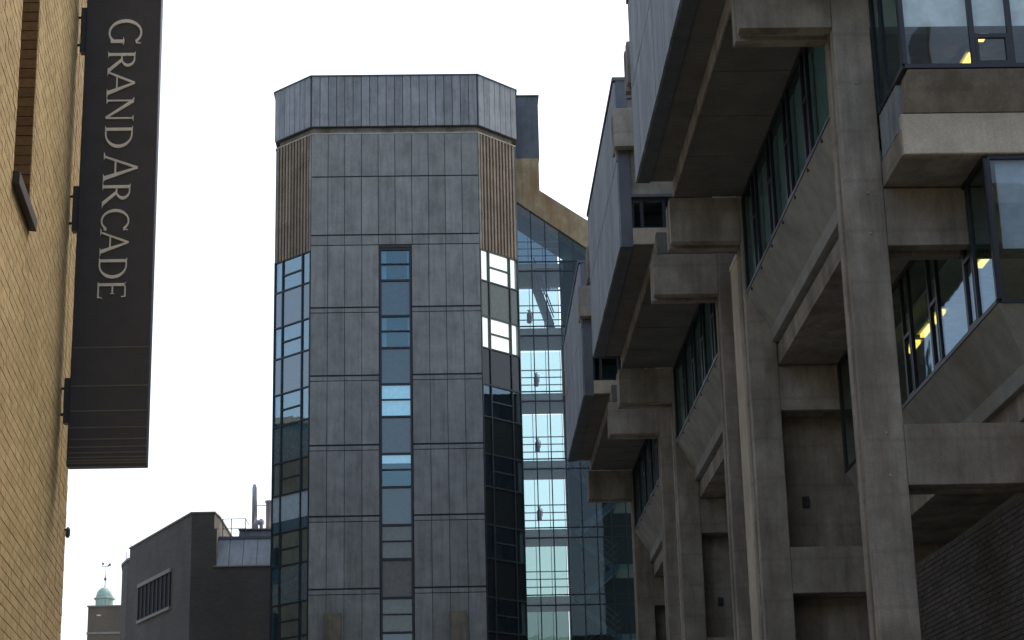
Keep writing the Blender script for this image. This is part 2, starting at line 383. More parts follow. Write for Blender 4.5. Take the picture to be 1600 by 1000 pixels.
    # ground storeys, set back again
    obj('ground_wall', B(9.0, 9.2, (24.6 if bi == 0 else y0), y1 - .02, G, 6.12), 'inner', bld)
    # rooms behind the glass
    for (xa, za, zb) in ((11.5, 9.9, 12.87), (12.5, 6.5, 9.52)):
        obj('room_wall', B(xa, xa + .15, (24.2 if bi == 0 else y0 + .7), y1 - .1, za, zb), 'inner', bld)
    for (xa, xb, zc) in ((5.8, 11.4, 12.80), (7.8, 12.4, 9.46)):
        obj('ceiling', B(xa, xb, (25.8 if bi == 0 else y0 + .7), y1 - .1, zc, zc + .05), 'plaster', bld)
    for yy in (y0 + 3.4, y0 + 6.1):
        obj('room_partition', B(8.4, 11.45, yy, yy + .1, 9.91, 12.86), 'inner', bld)
    obj('back_wall', B(XB, XB + .3, lead0, y1, G, 16.7), 'concrete', bld)
obj('unseen_rear_block', B(9.6, XB, 61.4, 91.2, G, 25.2), 'inner', bld)  # unseen mass, added to stand dark in the tower's right corner panes
# solid links between the blocks
for (y0, y1) in ((34.34, 37.64), (46.51, 49.84), (58.31, 61.3)):
    obj('link_wall', B(6.12, XB, y0 + .68, y1 + (.05 if y1 > 60 else -.05), G, 16.2), 'concrete', bld)
    obj('link_panel', B(6.5, 6.62, y0 + .62, y0 + .68, 6.95, 7.15), 'frame', bld)
obj('duct', B(5.555, 5.80, 35.08, 35.95, G, 11.9), 'concrete_pale', bld, bevel=.02)
obj('duct_cap', B(5.545, 5.81, 35.07, 35.96, 11.9, 11.965), 'white_paint', bld)
# end bay towards the street corner
strip(bld, 6.13, 10.59, 12.87, [(23.47, 24.55, 'w'), (24.55, 25.05, 'w')], 11.9)
obj('side_panel', B(6.12, 6.2, 23.98, 24.5, 9.93, 10.58), 'lead', bld)
obj('side_panel', B(6.12, 6.2, 24.53, 25.05, 9.93, 10.58), 'lead', bld)
m = MB().along_x([(23.44, 10.57), (23.86, 10.12), (24.2, 10.12), (23.8, 10.57)], 6.16, XB)
obj('end_spandrel', m, 'concrete', bld, bevel=.01)
obj('end_fascia', B(6.125, XB, 23.86, 24.16, 9.525, 10.11), 'concrete_pale', bld, bevel=.015)
strip(bld, 23.47, 10.59, 12.87, [(6.13, 7.08, 'w'), (7.08, 7.6, 'n'), (7.6, 8.55, 'w'), (8.55, 9.05, 'n'), (9.05, 10.2, 'w')], 11.06, 'glass_clear', 'x')
strip(bld, 23.93, 7.43, 9.52, [(7.25, 8.8, 'w'), (8.8, 9.3, 'n'), (9.3, 10.8, 'w')], 8.47, 'glass_clear', 'x')
prof = [(23.93, 7.43), (24.33, 6.73), (24.33, 6.47), (24.63, 6.47), (24.63, 6.81), (24.21, 7.43)]
obj('end_spandrel', MB().solid([(7.202 + (a - 23.93), a - .002, b) for a, b in prof], [(XB, a - .002, b) for a, b in prof]), 'spandrel', bld)
for (xa, xb) in ((6.2, 7.06), (7.1, 7.58), (7.62, 8.53), (8.57, 9.03)): obj('blind', B(xa, xb, 23.56, 23.58, 11.25, 12.8), 'blind', bld)
for (xa, xb) in ((7.38, 8.78), (8.82, 9.28)): obj('blind', B(xa, xb, 24.02, 24.04, 8.22, 9.45), 'blind_sky_reflection', bld)  # blue of these added blinds stands in for sky reflected in the glass
obj('room_partition', B(7.6, 8.1, 26.2, 26.3, 9.91, 11.9), 'plaster', bld)
# lit ceiling tubes
def tube(x, y, z, ln, label):
    t = thing('ceiling_light', label, 'ceiling light', x, y, z)
    obj('tube', B(x - .045, x + .045, y - ln / 2, y + ln / 2, z - .01, z + .05), 'lamp', t)
    obj('light_tray', B(x - .1, x + .1, y - ln / 2 - .05, y + ln / 2 + .05, z + .052, z + .10), 'white_paint', t)
for y, ln, lb in ((27.6, .95, 'long lit yellow ceiling tube nearest the glazed corner of the set back floor'),
                  (30.74, .65, 'upper of the lit yellow tubes in a row behind narrow windows right of the column'),
                  (31.55, .65, 'second lit yellow tube from the top in the row beside the big column'),
                  (32.55, .65, 'lowest lit yellow tube of the row, next to the big column')):
    tube(8.22, y, 9.30, ln, lb)
for y, lb in ((26.85, 'higher lit ceiling tube behind the narrow top right window'), (27.79, 'lower lit ceiling tube near bottom corner of the wide top right window')):
    tube(8.29, y, 12.66, .42, lb)
# brick lecture hall wall under the overhang
hall = thing('brick_wall', 'dark brown brick wall with a straight top under the overhanging floors, lower right', 'wall', 7.3, 27)
P0, P1 = Vector((7.64, 20.0)), Vector((7.26, 29.74)); P2 = P1 + (P1 - P0).normalized() * 3
obj('wall_core', MB().wallbox((P0.x + .012, P0.y), (P2.x + .012, P2.y), -.3, G, 4.995), 'dark_mortar', hall)
dv = (P2 - P0).normalized(); nv = Vector((-dv.y, dv.x)); L = (P2 - P0).length
if nv.x > 0: nv = -nv
m = MB(); z = 0.4; r = 0
while z < 4.95:
    s = -(.1125 if r % 2 else 0)
    while s < L:
        a = max(s, 0); b = min(s + .215, L)
        if b - a > .03:
            pr = random.uniform(.004, .012); A = P0 + dv * a; Bq = P0 + dv * b
            o1 = nv * pr
            m.plan([(A.x + o1.x, A.y + o1.y), (A.x - nv.x * .02, A.y - nv.y * .02), (Bq.x - nv.x * .02, Bq.y - nv.y * .02), (Bq.x + o1.x, Bq.y + o1.y)], z, z + .065)
        s += .225
    z += .075; r += 1
obj('brickwork', m, 'dark_brick', hall, kind='stuff', fix=True)

# ------------------------------------------------------------------ eight sided tower
tw = thing('tower', 'tall grey concrete panelled tower with cut corners, louvres and a lead clad crown', 'tower', -2.57, 92)
T = 87.5; XL, XR, D = -6.62, 1.49, 1.9; DEP = 12.0
S2 = math.sqrt(2)
def octa(e=0):
    k = e * (S2 - 1)
    y0, y1 = T - e, T + DEP + e
    return [(XL - k, y0), (XR + k, y0), (XR + D + e, T + D - k), (XR + D + e, T + DEP - D + k), (XR + k, y1), (XL - k, y1), (XL - D - e, T + DEP - D + k), (XL - D - e, T + D - k)]
W0 = 30.38; FH = 3.357; NR = 10
rows = [W0 - FH * k for k in range(NR)]
# chamfer frames: origin at front corner; along = outwards-back, normal = outward
class Face:
    def __init__(s, p, d, n): s.p = Vector(p); s.d = Vector(d).normalized(); s.n = Vector(n).normalized()
    def at(s, u, o): q = s.p + s.d * u + s.n * o; return (q.x, q.y)
    def box(s, mb, u0, u1, o0, o1, z0, z1, sl=0):
        b = [s.at(u0, o0), s.at(u1, o0), s.at(u1, o1), s.at(u0, o1)]
        return mb.plan(b, z0, z1)
FRONT = Face((XL, T), (1, 0), (0, -1)); FW = XR - XL
LEFT = Face((XL, T), (-1, 1), (-1, -1)); RIGHT = Face((XR, T), (1, 1), (1, -1)); CW = D * S2
RLEFT = Face((XL, T + DEP), (-1, -1), (-1, 1)); RRIGHT = Face((XR, T + DEP), (1, -1), (1, 1))
# crown of upright lead strips
obj('crown_core', MB().plan(octa(.03), 36.7, 39.3), 'joint', tw)
ck = obj('crown_coping', MB().plan(octa(.16), 39.34, 39.40), 'lead_dark', tw)
crown = obj('crown_band', MB().plan(octa(.05), 36.72, 36.8), 'joint', tw)
def strips(F, w, n, e0):
    for k in range(n):
        u0 = w * k / n; u1 = w * (k + 1) / n
        mb = MB(); F.box(mb, u0 + .014, u1 - .014, .035, .11 + random.uniform(0, .012), 36.69 + random.uniform(0, .01), 39.33)
        obj('cladding_strip', mb, 'fascia', tw)
strips(FRONT, FW, 20, 0); strips(LEFT, CW, 7, 0); strips(RIGHT, CW, 7, 0)
obj('neck', MB().plan(octa(-.18), 36.3, 36.7), 'concrete', tw)
obj('neck_ledge', MB().plan(octa(.03), 36.30, 36.36), 'concrete_pale', tw)
# core behind the panels: front wall slabs left and right of the window slot, full height
m = MB()
FRONT.box(m, .02, 3.26, -.3, -.02, G, 36.3); FRONT.box(m, 4.83, FW - .02, -.3, -.02, G, 36.3); FRONT.box(m, 3.26, 4.83, -.3, -.02, 30.42, 36.3)
obj('front_wall', m, 'joint', tw)
def panel(F, u0, u1, z0, z1, name='wall_panel'):
    mb = MB(); j = .014; pr = random.uniform(0, .012)
    F.box(mb, u0 + j, u1 - j, -.018, .03 + pr, z0 + j, z1 - j)
    obj(name, mb, 'panel', tw)
for k in range(10):
    u0, u1 = FW * k / 10, FW * (k + 1) / 10
    panel(FRONT, u0, u1, 34.09, 36.29); panel(FRONT, u0, u1, 31.09, 34.05)
    panel(FRONT, u0, u1, 30.56, 31.04, 'header_panel')
for k in range(NR):
    top = 30.54 if k == 0 else rows[k] + .13; joint = rows[k] - 2.97; nxt = rows[k] - FH + .13
    for (ua, ub) in ((0, 3.26), (4.83, FW)):
        for q in range(4):
            u0 = ua + (ub - ua) * q / 4; u1 = ua + (ub - ua) * (q + 1) / 4
            panel(FRONT, u0, u1, joint + .03, top)
            panel(FRONT, u0, u1, nxt + .01, joint - .03, 'header_panel')
# the slot of windows down the middle
inner_specs = {0: 'curtain', 1: 'curtain', 2: 'blind', 3: 'half', 4: 'dull', 5: 'dull', 6: 'dull'}
for k in range(NR):
    w1 = rows[k]; w0 = w1 - 1.62; z2 = w1 - FH
    fr = MB(); u0, u1 = 3.28, 4.81
    FRONT.box(fr, u0, u0 + .1, -.16, .02, z2, w1); FRONT.box(fr, u1 - .1, u1, -.16, .02, z2, w1)
    for (a, b) in ((w1 - .1, w1), (w1 - .83, w1 - .77), (w0 - .06, w0 + .04)): FRONT.box(fr, u0 + .1, u1 - .1, -.15, .01, a, b)
    f = obj('window_frame', fr, 'frame', tw)
    for (a, b) in ((w1 - .77, w1 - .1), (w0 + .04, w1 - .83)):
        mb = MB(); FRONT.box(mb, u0 + .1, u1 - .1, -.08, -.06, a, b); obj('pane', mb, 'glass_blue' if k < 4 else 'glass_dull', f)
    mb = MB(); FRONT.box(mb, u0 + .1, u1 - .1, -.1, -.05, z2 + .0, w0 - .06)
    obj('spandrel_pane', mb, 'backpaint' if k < 4 else 'blind_dull' if k in (4,) else 'backpaint', f)
    sp = inner_specs.get(k, 'none')
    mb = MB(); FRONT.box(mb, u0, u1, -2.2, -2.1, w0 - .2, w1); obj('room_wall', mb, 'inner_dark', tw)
    if sp == 'curtain':
        for (a, b) in ((u0 + .1, u0 + .33), (u1 - .2, u1 - .1)):
            mb = MB(); FRONT.box(mb, a, b, -.2, -.16, w0 + .04, w1 - .1); obj('curtain', mb, 'curtain', f)
    elif sp in ('blind', 'half', 'dull'):
        mb = MB(); FRONT.box(mb, u0 + .1, u1 - .1, -.14, -.12, (w0 + .04 if sp != 'half' else w1 - .48), w1 - .1)
        obj('blind', mb, 'glow_blind_cool' if sp != 'dull' else 'blind_dull', f)
# cut corners: louvres above, windows below
def cut_corner(F, right):
    mb = MB(); F.box(mb, .06, CW - .02, -.5, -.35, 30.2, 36.3); obj('louvre_back', mb, 'joint', tw)
    nf = 11
    for k in range(nf):
        u = .12 + (CW - .2) * (k + .5) / nf
        mb = MB(); F.box(mb, u - .055, u + .055, -.3, .03, 30.32, 36.28); obj('louvre_fin', mb, 'fin', tw)
    mb = MB(); F.box(mb, .0, .1, -.3, .05, 30.3, 36.3); obj('corner_post', mb, 'concrete', tw)
    for z in (35.05, 34.93, 32.2, 32.06):
        for k in range(nf):
            u = .12 + (CW - .2) * (k + .5) / nf; mb = MB(); F.box(mb, u - .035, u + .035, .031, .045, z, z + .03)
            obj('louvre_clip', mb, 'concrete_pale', tw)
    a, b = .62, 2.07
    for k in range(NR):
        w1 = rows[k] - .04; w0 = w1 - 1.6; z2 = rows[k] - FH - .04
        fr = MB()
        for (c0, c1) in ((0, .07), (a - .035, a + .035), (b - .035, b + .035), (CW - .06, CW)): F.box(fr, c0, c1, -.12, .02, z2, w1)
        for (c0, c1) in ((.07, a - .035), (a + .035, b - .035), (b + .035, CW - .06)):
            F.box(fr, c0, c1, -.1, .012, w1 - .07, w1); F.box(fr, c0, c1, -.1, .012, w0 - .03, w0 + .04)
        F.box(fr, a + .035, b - .035, -.1, .012, w1 - .86, w1 - .79)
        f = obj('window_frame', fr, 'frame', tw)
        for (c0, c1, z0, z1) in ((.07, a - .035, w0 + .04, w1 - .07), (a + .035, b - .035, w1 - .79, w1 - .07), (a + .035, b - .035, w0 + .04, w1 - .86), (b + .035, CW - .06, w0 + .04, w1 - .07)):
            mb = MB(); F.box(mb, c0, c1, -.06 + random.uniform(-.004, .004), -.045, z0, z1); obj('pane', mb, 'glass_clear' if right and k < 2 else 'glass_mirror' if not right else 'glass', f)
        for (c0, c1) in ((.07, a - .035), (a + .035, b - .035), (b + .035, CW - .06)):
            mt = ('backpaint_green' if k == 0 else 'backpaint_dark') if right else ('backpaint_reflection' if k == 3 else 'backpaint_mirror')
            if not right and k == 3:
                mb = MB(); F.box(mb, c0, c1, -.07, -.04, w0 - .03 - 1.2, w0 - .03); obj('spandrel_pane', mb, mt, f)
                mb = MB(); F.box(mb, c0, c1, -.07, -.04, z2, w0 - 1.24); obj('spandrel_pane', mb, 'backpaint', f)
            else:
                mb = MB(); F.box(mb, c0, c1, -.07, -.04, z2, w0 - .03); obj('spandrel_pane', mb, mt, f)
        if right and k < 2:
            for (c0, c1) in ((.07, a - .035), (a + .035, b - .035), (b + .035, CW - .06)):
                mb = MB(); F.box(mb, c0, c1, -.16, -.14, w0, w1 - .05); obj('blind', mb, 'glow_blind', f)
        if not right or k >= 2:
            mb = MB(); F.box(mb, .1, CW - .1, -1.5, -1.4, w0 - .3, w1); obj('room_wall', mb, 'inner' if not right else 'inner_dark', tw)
        if not right and k < 3:
            mb = MB(); F.box(mb, b + .05, CW - .1, -.2, -.16, w0, w1 - .1); obj('curtain', mb, 'blind', f)
cut_corner(LEFT, False); cut_corner(RIGHT, True)
# rear walls
mb = MB(); RRIGHT.box(mb, 0, CW, -.3, 0, G, 36.3); obj('rear_corner_wall', mb, 'panel', tw)
mb = MB(); RLEFT.box(mb, 0, CW, -.3, 0, G, 36.3); obj('rear_corner_wall', mb, 'panel', tw)
obj('rear_wall', B(XL, XR, T + DEP - .3, T + DEP, G, 36.3), 'panel', tw)
obj('side_wall', B(XL - D, XL - D + .25, T + D, T + DEP - D, G, 36.3), 'panel', tw)
mb = MB().box(XR + D - .25, XR + D, T + D, T + DEP - D, G, 36.3); obj('side_wall', mb, 'panel', tw)
obj('core_wall', B(XR - .5, XR - .3, T + .5, T + DEP - .4, G, 36.3), 'plaster', tw)
for k in range(NR):                                        # floors
    z = rows[k] - 2.6
    obj('floor_slab', MB().plan([(x, y) for x, y in octa(-.32)], z, z + .3), 'inner', tw)
obj('floor_slab', MB().plan(octa(-.32), 30.5, 30.9), 'inner', tw)
for x in (-5.87, -.19):                                    # stained piers at the foot of the front
    obj('pier', B(x, x + .77, T - .45, T - .05, G, 12.86), 'pier', tw, bevel=.02)

# ------------------------------------------------------------------ glazed stair hall between tower and concrete building
sh = thing('stair_hall', 'glazed stair hall with a sloping brown concrete top between the tower and the concrete building', 'stairwell', 6.2, 93)
H = 91.6; X0, X1 = 3.42, 9.4; slope = (33.13 - 34.79) / (7.05 - 4.66)
def ztop(x): return 34.75 + slope * (x - 4.66)
def zbot(x): return 34.20 + (31.66 - 34.20) / (6.90 - 3.42) * (x - 3.42)
m = MB().solid([(3.42, H - .15, zbot(3.42)), (X1, H - .15, zbot(X1)), (X1, H - .15, ztop(X1)), (4.66, H - .15, 34.75), (4.655, H - .15, 36.5), (3.42, H - .15, 36.5)],
               [(3.42, H + 1.2, zbot(3.42)), (X1, H + 1.2, zbot(X1)), (X1, H + 1.2, ztop(X1)), (4.66, H + 1.2, 34.75), (4.655, H + 1.2, 36.5), (3.42, H + 1.2, 36.5)])
obj('gable', m, 'stained', sh)
obj('stack', B(3.42, 4.70, H - .13, H + 1.3, 36.51, 39.94), 'lead_dark', sh)
obj('stack_coping', B(3.38, 4.76, H - .2, H + 1.36, 39.94, 40.0), 'lead_dark', sh)
m = MB().solid([(3.42, H + 1.2, zbot(3.42) + .3), (X1, H + 1.2, zbot(X1) + .3), (X1, H + 1.2, ztop(X1) - .05), (3.42, H + 1.2, ztop(3.42) - .05)],
               [(3.42, H + 4.6, zbot(3.42) + .3), (X1, H + 4.6, zbot(X1) + .3), (X1, H + 4.6, ztop(X1) - .05), (3.42, H + 4.6, ztop(3.42) - .05)])
obj('roof', m, 'lead_dark', sh)
mull = [3.45 + .705 * k for k in range(9)]
floors = [30.95, 27.56, 24.2, 20.8, 17.4, 14.15, 10.8, 7.4, 4.0, .6]     # landing tops
m = MB()
for x in mull: m.box(x - .025, x + .025, H - .05, H + .06, G, zbot(x) - .02)
obj('mullions', m, 'frame', sh)
m = MB()
for z in floors: m.box(3.42, min(X1, 3.42 + (34.2 - z) / .73), H - .04, H + .05, z - .5, z - .44); m.box(3.42, X1 if z < 30 else 7.2, H - .04, H + .05, z + .0, z + .05)
obj('transoms', m, 'frame', sh)
for i in range(len(mull) - 1):
    xa, xb = mull[i] + .03, mull[i + 1] - .03
    zz = [G] + sorted(z for z in floors)
    for j in range(len(zz)):
        za = zz[j] + .055; zb = zz[j + 1] - .005 if j + 1 < len(zz) else None
        if zb is None:
            g = MB().solid([(xa, H, za), (xb, H, za), (xb, H, max(za + .05, zbot(xb))), (xa, H, max(za + .05, zbot(xa)))], [(xa, H + .02, za), (xb, H + .02, za), (xb, H + .02, max(za + .05, zbot(xb))), (xa, H + .02, max(za + .05, zbot(xa)))])
        else: g = B(xa, xb, H, H + .02, za, zb)
        obj('pane', g, 'glass_clear' if i < 3 else 'stair_glass', sh)
for z in floors:
    obj('landing', B(3.43, 5.75, H + .25, H + 3.2, z - .32, z), 'inner', sh, bevel=.01)
    m = MB()
    for dz in (.45, .83, 1.2): m.box(3.43, 5.72, H + .3, H + .34, z + dz - .025, z + dz + .025)
    obj('handrail', m, 'rail', sh)
obj('rear_wall', B(5.78, X1, H + 3.4, H + 3.6, G, 32.2), 'inner_dark', sh)
obj('inner_wall', B(5.70, 5.78, H + .6, H + 3.6, G, 28.5), 'inner_dark', sh)
rz = [35.6] + floors
for j in range(len(rz) - 1):                                # rear glazing, frosted, tinted darker downwards in place of weaker light
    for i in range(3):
        obj('rear_pane', B(3.445 + .76 * i, 4.185 + .76 * i, H + 4.5, H + 4.53, rz[j + 1] + .02, rz[j] - .02), 'frosted_reflection' if j < 1 else 'frosted' if j < 5 else 'frosted_shade' if j < 6 else 'frosted_shade2' if j < 7 else 'frosted_shade3', sh)
m = MB()
for i in range(4): m.box(3.415 + .76 * i, 3.445 + .76 * i, H + 4.46, H + 4.56, G, 34.6)
obj('rear_mullions', m, 'frame_grey', sh)
def flight(xa, za, xb, zb, y):
    m = MB(); d = Vector((xb - xa, 0, zb - za)); n = Vector((-d.z, 0, d.x)).normalized() * .14
    m.solid([(xa - n.x, y, za - n.z), (xb - n.x, y, zb - n.z), (xb + n.x, y, zb + n.z), (xa + n.x, y, za + n.z)], [(xa - n.x, y + 1.1, za - n.z), (xb - n.x, y + 1.1, zb - n.z), (xb + n.x, y + 1.1, zb + n.z), (xa + n.x, y + 1.1, za + n.z)])
    f = obj('stair_flight', m, 'frame_grey', sh)
    m = MB()
    for o in (.45, .8, 1.1): m.bar((xa, y - .02, za + o), (xb, y - .02, zb + o), .03)
    obj('stair_rail', m, 'rail', f)
flight(4.30, 30.5, 5.25, 27.6, H + 1.2)
for i, z in enumerate(floors[3:]):
    flight(5.95, z - .2, 8.0, z + 1.45, H + .5); flight(8.0, z + 1.45, 5.95, z + 3.2, H + 1.8)
    obj('half_landing', B(8.0, 9.3, H + .4, H + 3.0, z + 1.25, z + 1.5), 'inner', sh)
m = MB(); 
for (xa, xb, za, zb) in ((4.28, 5.66, 29.45, 29.53), (4.28, 5.66, 30.6, 30.66), (4.28, 4.34, 29.45, 30.66), (4.95, 5.03, 29.45, 30.66), (5.6, 5.66, 29.45, 30.66)): m.box(xa, xb, H + .08, H + .14, za, zb)
obj('vent_frame', m, 'frame', sh)
for (x, z, lb) in ((3.97, 27.82, 'dark bottle shaped extinguisher on the topmost stair landing, close to the tower'),
                   (4.23, 24.55, 'dark bottle shaped extinguisher on the second stair landing from the top'),
                   (4.20, 21.22, 'dark bottle shaped extinguisher on the third stair landing from the top'),
                   (4.20, 17.83, 'dark bottle shaped extinguisher on the fourth stair landing from the top')):
    e = thing('fire_extinguisher', lb, 'extinguisher', x, H + .2, z, 'extinguishers on the stair landings')
    obj('cylinder', MB().lathe(x, H + .2, [(.10, z), (.12, z + .03), (.12, z + .46), (.05, z + .55), (.04, z + .6)], 14), 'red', e, smooth=True)
    obj('valve', MB().box(x - .07, x + .07, H + .17, H + .23, z + .6, z + .64).bar((x - .1, H + .2, z + .66), (x + .08, H + .2, z + .70), .02), 'frame', e)
    obj('hose', MB().bar((x + .06, H + .2, z + .62), (x + .15, H + .2, z + .5), .018).bar((x + .15, H + .2, z + .5), (x + .14, H + .2, z + .2), .018), 'frame', e)

# ------------------------------------------------------------------ brown brick building left of the tower
bb = thing('brick_building', 'dark brown brick building with a stepped parapet and a zinc roof, left of the tower', 'building', -13, 106)
C0 = (-13.685, 100.0); C1 = (-18.55, 110.0)
obj('front_wall', MB().plan([C0, (-12.5, 100), (-12.4, 101.2), (-12.4, 108), (-15, 110), C1], G, 20.12), 'far_brick', bb)
obj('coping', MB().plan([(-13.74, 99.95), (-12.45, 99.95), (-12.33, 101.2), (-12.33, 108), (-15, 110), (-18.62, 110.0)], 20.12, 20.2), 'stone', bb)
obj('parapet_step', MB().solid([(-12.5, 100.001, 19.3), (-12.36, 100.001, 19.3), (-12.36, 100.001, 17.3), (-12.5, 100.001, 17.3)], [(-12.5, 104, 19.3), (-12.36, 104, 19.3), (-12.36, 104, 17.3), (-12.5, 104, 17.3)]), 'far_brick', bb)
obj('side_wall', B(-12.5, -4, 100.0, 104, G, 17.25), 'far_brick', bb)
obj('eaves', B(-12.5, -4, 99.9, 100.05, 17.25, 17.32), 'stone', bb)
m = MB()
for k in range(8):
    xa = -12.45 + .72 * k
    m2 = MB().along_x([(100.05, 17.33), (100.75, 18.85), (100.85, 18.85), (100.2, 17.33)], xa + .012, xa + .708); obj('roof_sheet', m2, 'roof_metal', bb)
obj('roof_core', MB().along_x([(100.12, 17.33), (100.82, 18.83), (104, 18.83), (104, 17.33)], -12.4, -4), 'joint', bb)
obj('roof_edge', B(-12.42, -4, 100.7, 104, 18.86, 19.0), 'frame_grey', bb)
obj('upper_roof', MB().along_x([(101.6, 19.06), (101.9, 19.55), (104, 19.55), (104, 19.06)], -11.4, -4), 'lead_dark', bb)
obj('upper_roof_edge', B(-11.45, -4, 101.8, 104, 19.56, 19.62), 'stone', bb)
m = MB()
for x in (-12.2, -11.75, -11.0): m.bar((x, 101.2, 19.0), (x, 101.2, 20.05), .025)
for z in (19.5, 20.03): m.bar((-12.2, 101.2, z), (-11.0, 101.2, z), .02)
m.bar((-11.0, 101.2, 19.5), (-11.0, 103, 19.5), .02); m.bar((-11.0, 101.2, 20.03), (-11.0, 103, 20.03), .02)
obj('guard_rail', m, 'rail', bb)
obj('flue', MB().lathe(-10.65, 102.3, [(.15, 19.5), (.15, 21.9), (.11, 22.1), (.09, 22.12)], 12), 'steel', bb, smooth=True)
obj('flue', MB().lathe(-9.85, 102.3, [(.2, 19.5), (.2, 21.05), (.26, 21.1), (.26, 21.2), (.2, 21.2)], 12), 'steel', bb, smooth=True)
obj('flue', MB().lathe(-9.55, 102.9, [(.08, 19.5), (.08, 22.6), (.05, 22.65)], 10), 'steel', bb, smooth=True)
for x, r in ((-10.25, .14), (-10.5, .1)): obj('cowl', MB().lathe(x, 102.0, [(.09, 19.5), (.1, 19.8), (r + .04, 19.95), (r, 20.1), (.03, 20.2)], 12), 'steel', bb, smooth=True)
obj('flue_tie', MB().bar((-10.6, 102.3, 20.95), (-9.8, 102.3, 20.95), .025), 'steel', bb)
SIDE = Face(C0, (C1[0] - C0[0], C1[1] - C0[1]), (-(C1[1] - C0[1]), (C1[0] - C0[0])))
def side_u(a):                                             # distance along the side wall where it is seen at the bearing a = x / y
    dx, dy = SIDE.d; return (a * C0[1] - C0[0]) / (dx - a * dy)
ua, ub = side_u(-.1469), side_u(-.1629)
zt, zb_ = 17.55, 15.7
mb = MB(); SIDE.box(mb, ua - .1, ub + .1, -.02, .12, zt, zt + .2); obj('lintel', mb, 'stone', bb)
mb = MB(); SIDE.box(mb, ua - .1, ub + .1, -.02, .12, zb_ - .16, zb_); obj('window_sill', mb, 'stone', bb)
mb = MB(); SIDE.box(mb, ua, ub, .004, .02, zb_, zt); win = obj('window', mb, 'inner_dark', bb)
nm = 8
for k in range(nm + 1):
    u = ua + (ub - ua) * k / nm; mb = MB(); SIDE.box(mb, u - .04, u + .04, .021, .1, zb_, zt); obj('window_mullion', mb, 'sill', win)
for k in range(nm):
    u = ua + (ub - ua) * (k + .5) / nm; h = (ub - ua) / nm / 2 - .055
    mb = MB(); SIDE.box(mb, u - h, u + h, .024, .034, zb_, zt); obj('pane', mb, 'inner_dark', win)
# lower rounded wing
pts = [(-18.0, 109.5), (-18.75, 110.6), (-19.35, 112.3), (-19.6, 114), (-18, 116), (-15, 116), (-15, 109.5)]
obj('wing', MB().plan(pts, G, 19.55), 'far_brick', bb)
obj('wing_coping', MB().plan([(x - .05, y - .05) for x, y in pts], 19.55, 19.68), 'stone', bb)
obj('wing_rail', MB().bar((-19.1, 112.2, 19.6), (-19.1, 112.2, 20.4), .02).bar((-18.7, 111.2, 19.6), (-18.7, 111.2, 20.7), .02), 'rail', bb)

# ------------------------------------------------------------------ far brown building and the domed turret
fb = thing('far_building', 'small far brown brick block under the green dome', 'building', -26, 148)
obj('wall', B(-27.42, -22, 145, 152, G, 22.2), 'far_brick2', fb)
obj('coping', B(-27.5, -21.95, 144.92, 152.05, 22.2, 22.3), 'stone', fb)
obj('string_course', B(-27.47, -21.97, 144.95, 145.2, 20.15, 20.3), 'stone', fb)
obj('skylight', B(-26.75, -26.45, 144.93, 145, 21.5, 21.6), 'white_paint', fb)
dm = thing('domed_turret', 'small green copper dome with a finial and weather vane above the far rooftops', 'turret', -27.1, 154)
cx, cy, q = -27.85, 154.0, 154 / 145.0
obj('shaft', MB().lathe(cx, cy, [(.78, G), (.78, 23.5)], 12), 'far_brick2', dm)
obj('drum', MB().lathe(cx, cy, [(.70, 23.45), (.72, 24.1), (.84, 24.15), (.84, 24.25), (.7, 24.3)], 16), 'copper', dm, smooth=False)
prof = [(.68 * math.cos(t), 24.28 + .85 * math.sin(t)) for t in [k * math.pi / 2 / 8 * .93 for k in range(9)]] + [(.05, 25.25)]
obj('dome', MB().lathe(cx, cy, prof, 20), 'copper', dm, smooth=True)
obj('finial', MB().bar((cx, cy, 25.2), (cx, cy, 26.1), .035).lathe(cx, cy, [(.03, 25.65), (.1, 25.72), (.11, 25.82), (.03, 25.95)], 10), 'rail', dm)
v = MB().bar((cx, cy, 26.1), (cx, cy, 27.1), .018)
v.box(cx - .35, cx + .3, cy - .012, cy + .012, 26.78, 26.82)
v.solid([(cx + .1, cy - .012, 26.82), (cx + .42, cy - .012, 26.85), (cx + .36, cy - .012, 27.1)], [(cx + .1, cy + .012, 26.82), (cx + .42, cy + .012, 26.85), (cx + .36, cy + .012, 27.1)])
v.solid([(cx - .1, cy - .012, 27.0), (cx - .3, cy - .012, 27.2), (cx - .28, cy - .012, 26.85)], [(cx - .1, cy + .012, 27.0), (cx - .3, cy + .012, 27.2), (cx - .28, cy + .012, 26.85)])
obj('weather_vane', v, 'rail', dm)

# ------------------------------------------------------------------ tan brick building on the left
ab = thing('arcade_building', 'tan brick building wall close by on the left, with a narrow recess and dark sill', 'building', -6, 10)
def wx(y): return -1.757 - .094 * y
WE, WJ = 16.2, 15.6
ZT = 13.5
R0, R1, RZ = 12.03, 12.89, 4.74                            # recess: from, to, bottom
m = MB()
def wallpiece(y0, y1, z0, z1, off=.007, t=5): m.plan([(wx(y0) - off, y0), (wx(y1) - off, y1), (wx(y1) - t, y1), (wx(y0) - t, y0)], z0, z1)
wallpiece(-14, R0 - .0, G, ZT); wallpiece(R1, WJ - .012, G, ZT); wallpiece(R0, R1, G, RZ); wallpiece(R0, R1, RZ, ZT, .42)
wallpiece(WJ + .012, WE, G, ZT); wallpiece(WJ - .012, WJ + .012, G, ZT, .06)
obj('wall_core', m, 'tan_mortar', ab)
obj('roof_parapet', MB().plan([(wx(-14) + .05, -14), (wx(WE) + .05, WE + .03), (wx(WE) - 5, WE + .03), (wx(-14) - 5, -14)], ZT, ZT + .15), 'stone', ab)
bricks = []
z = .0; r = 0
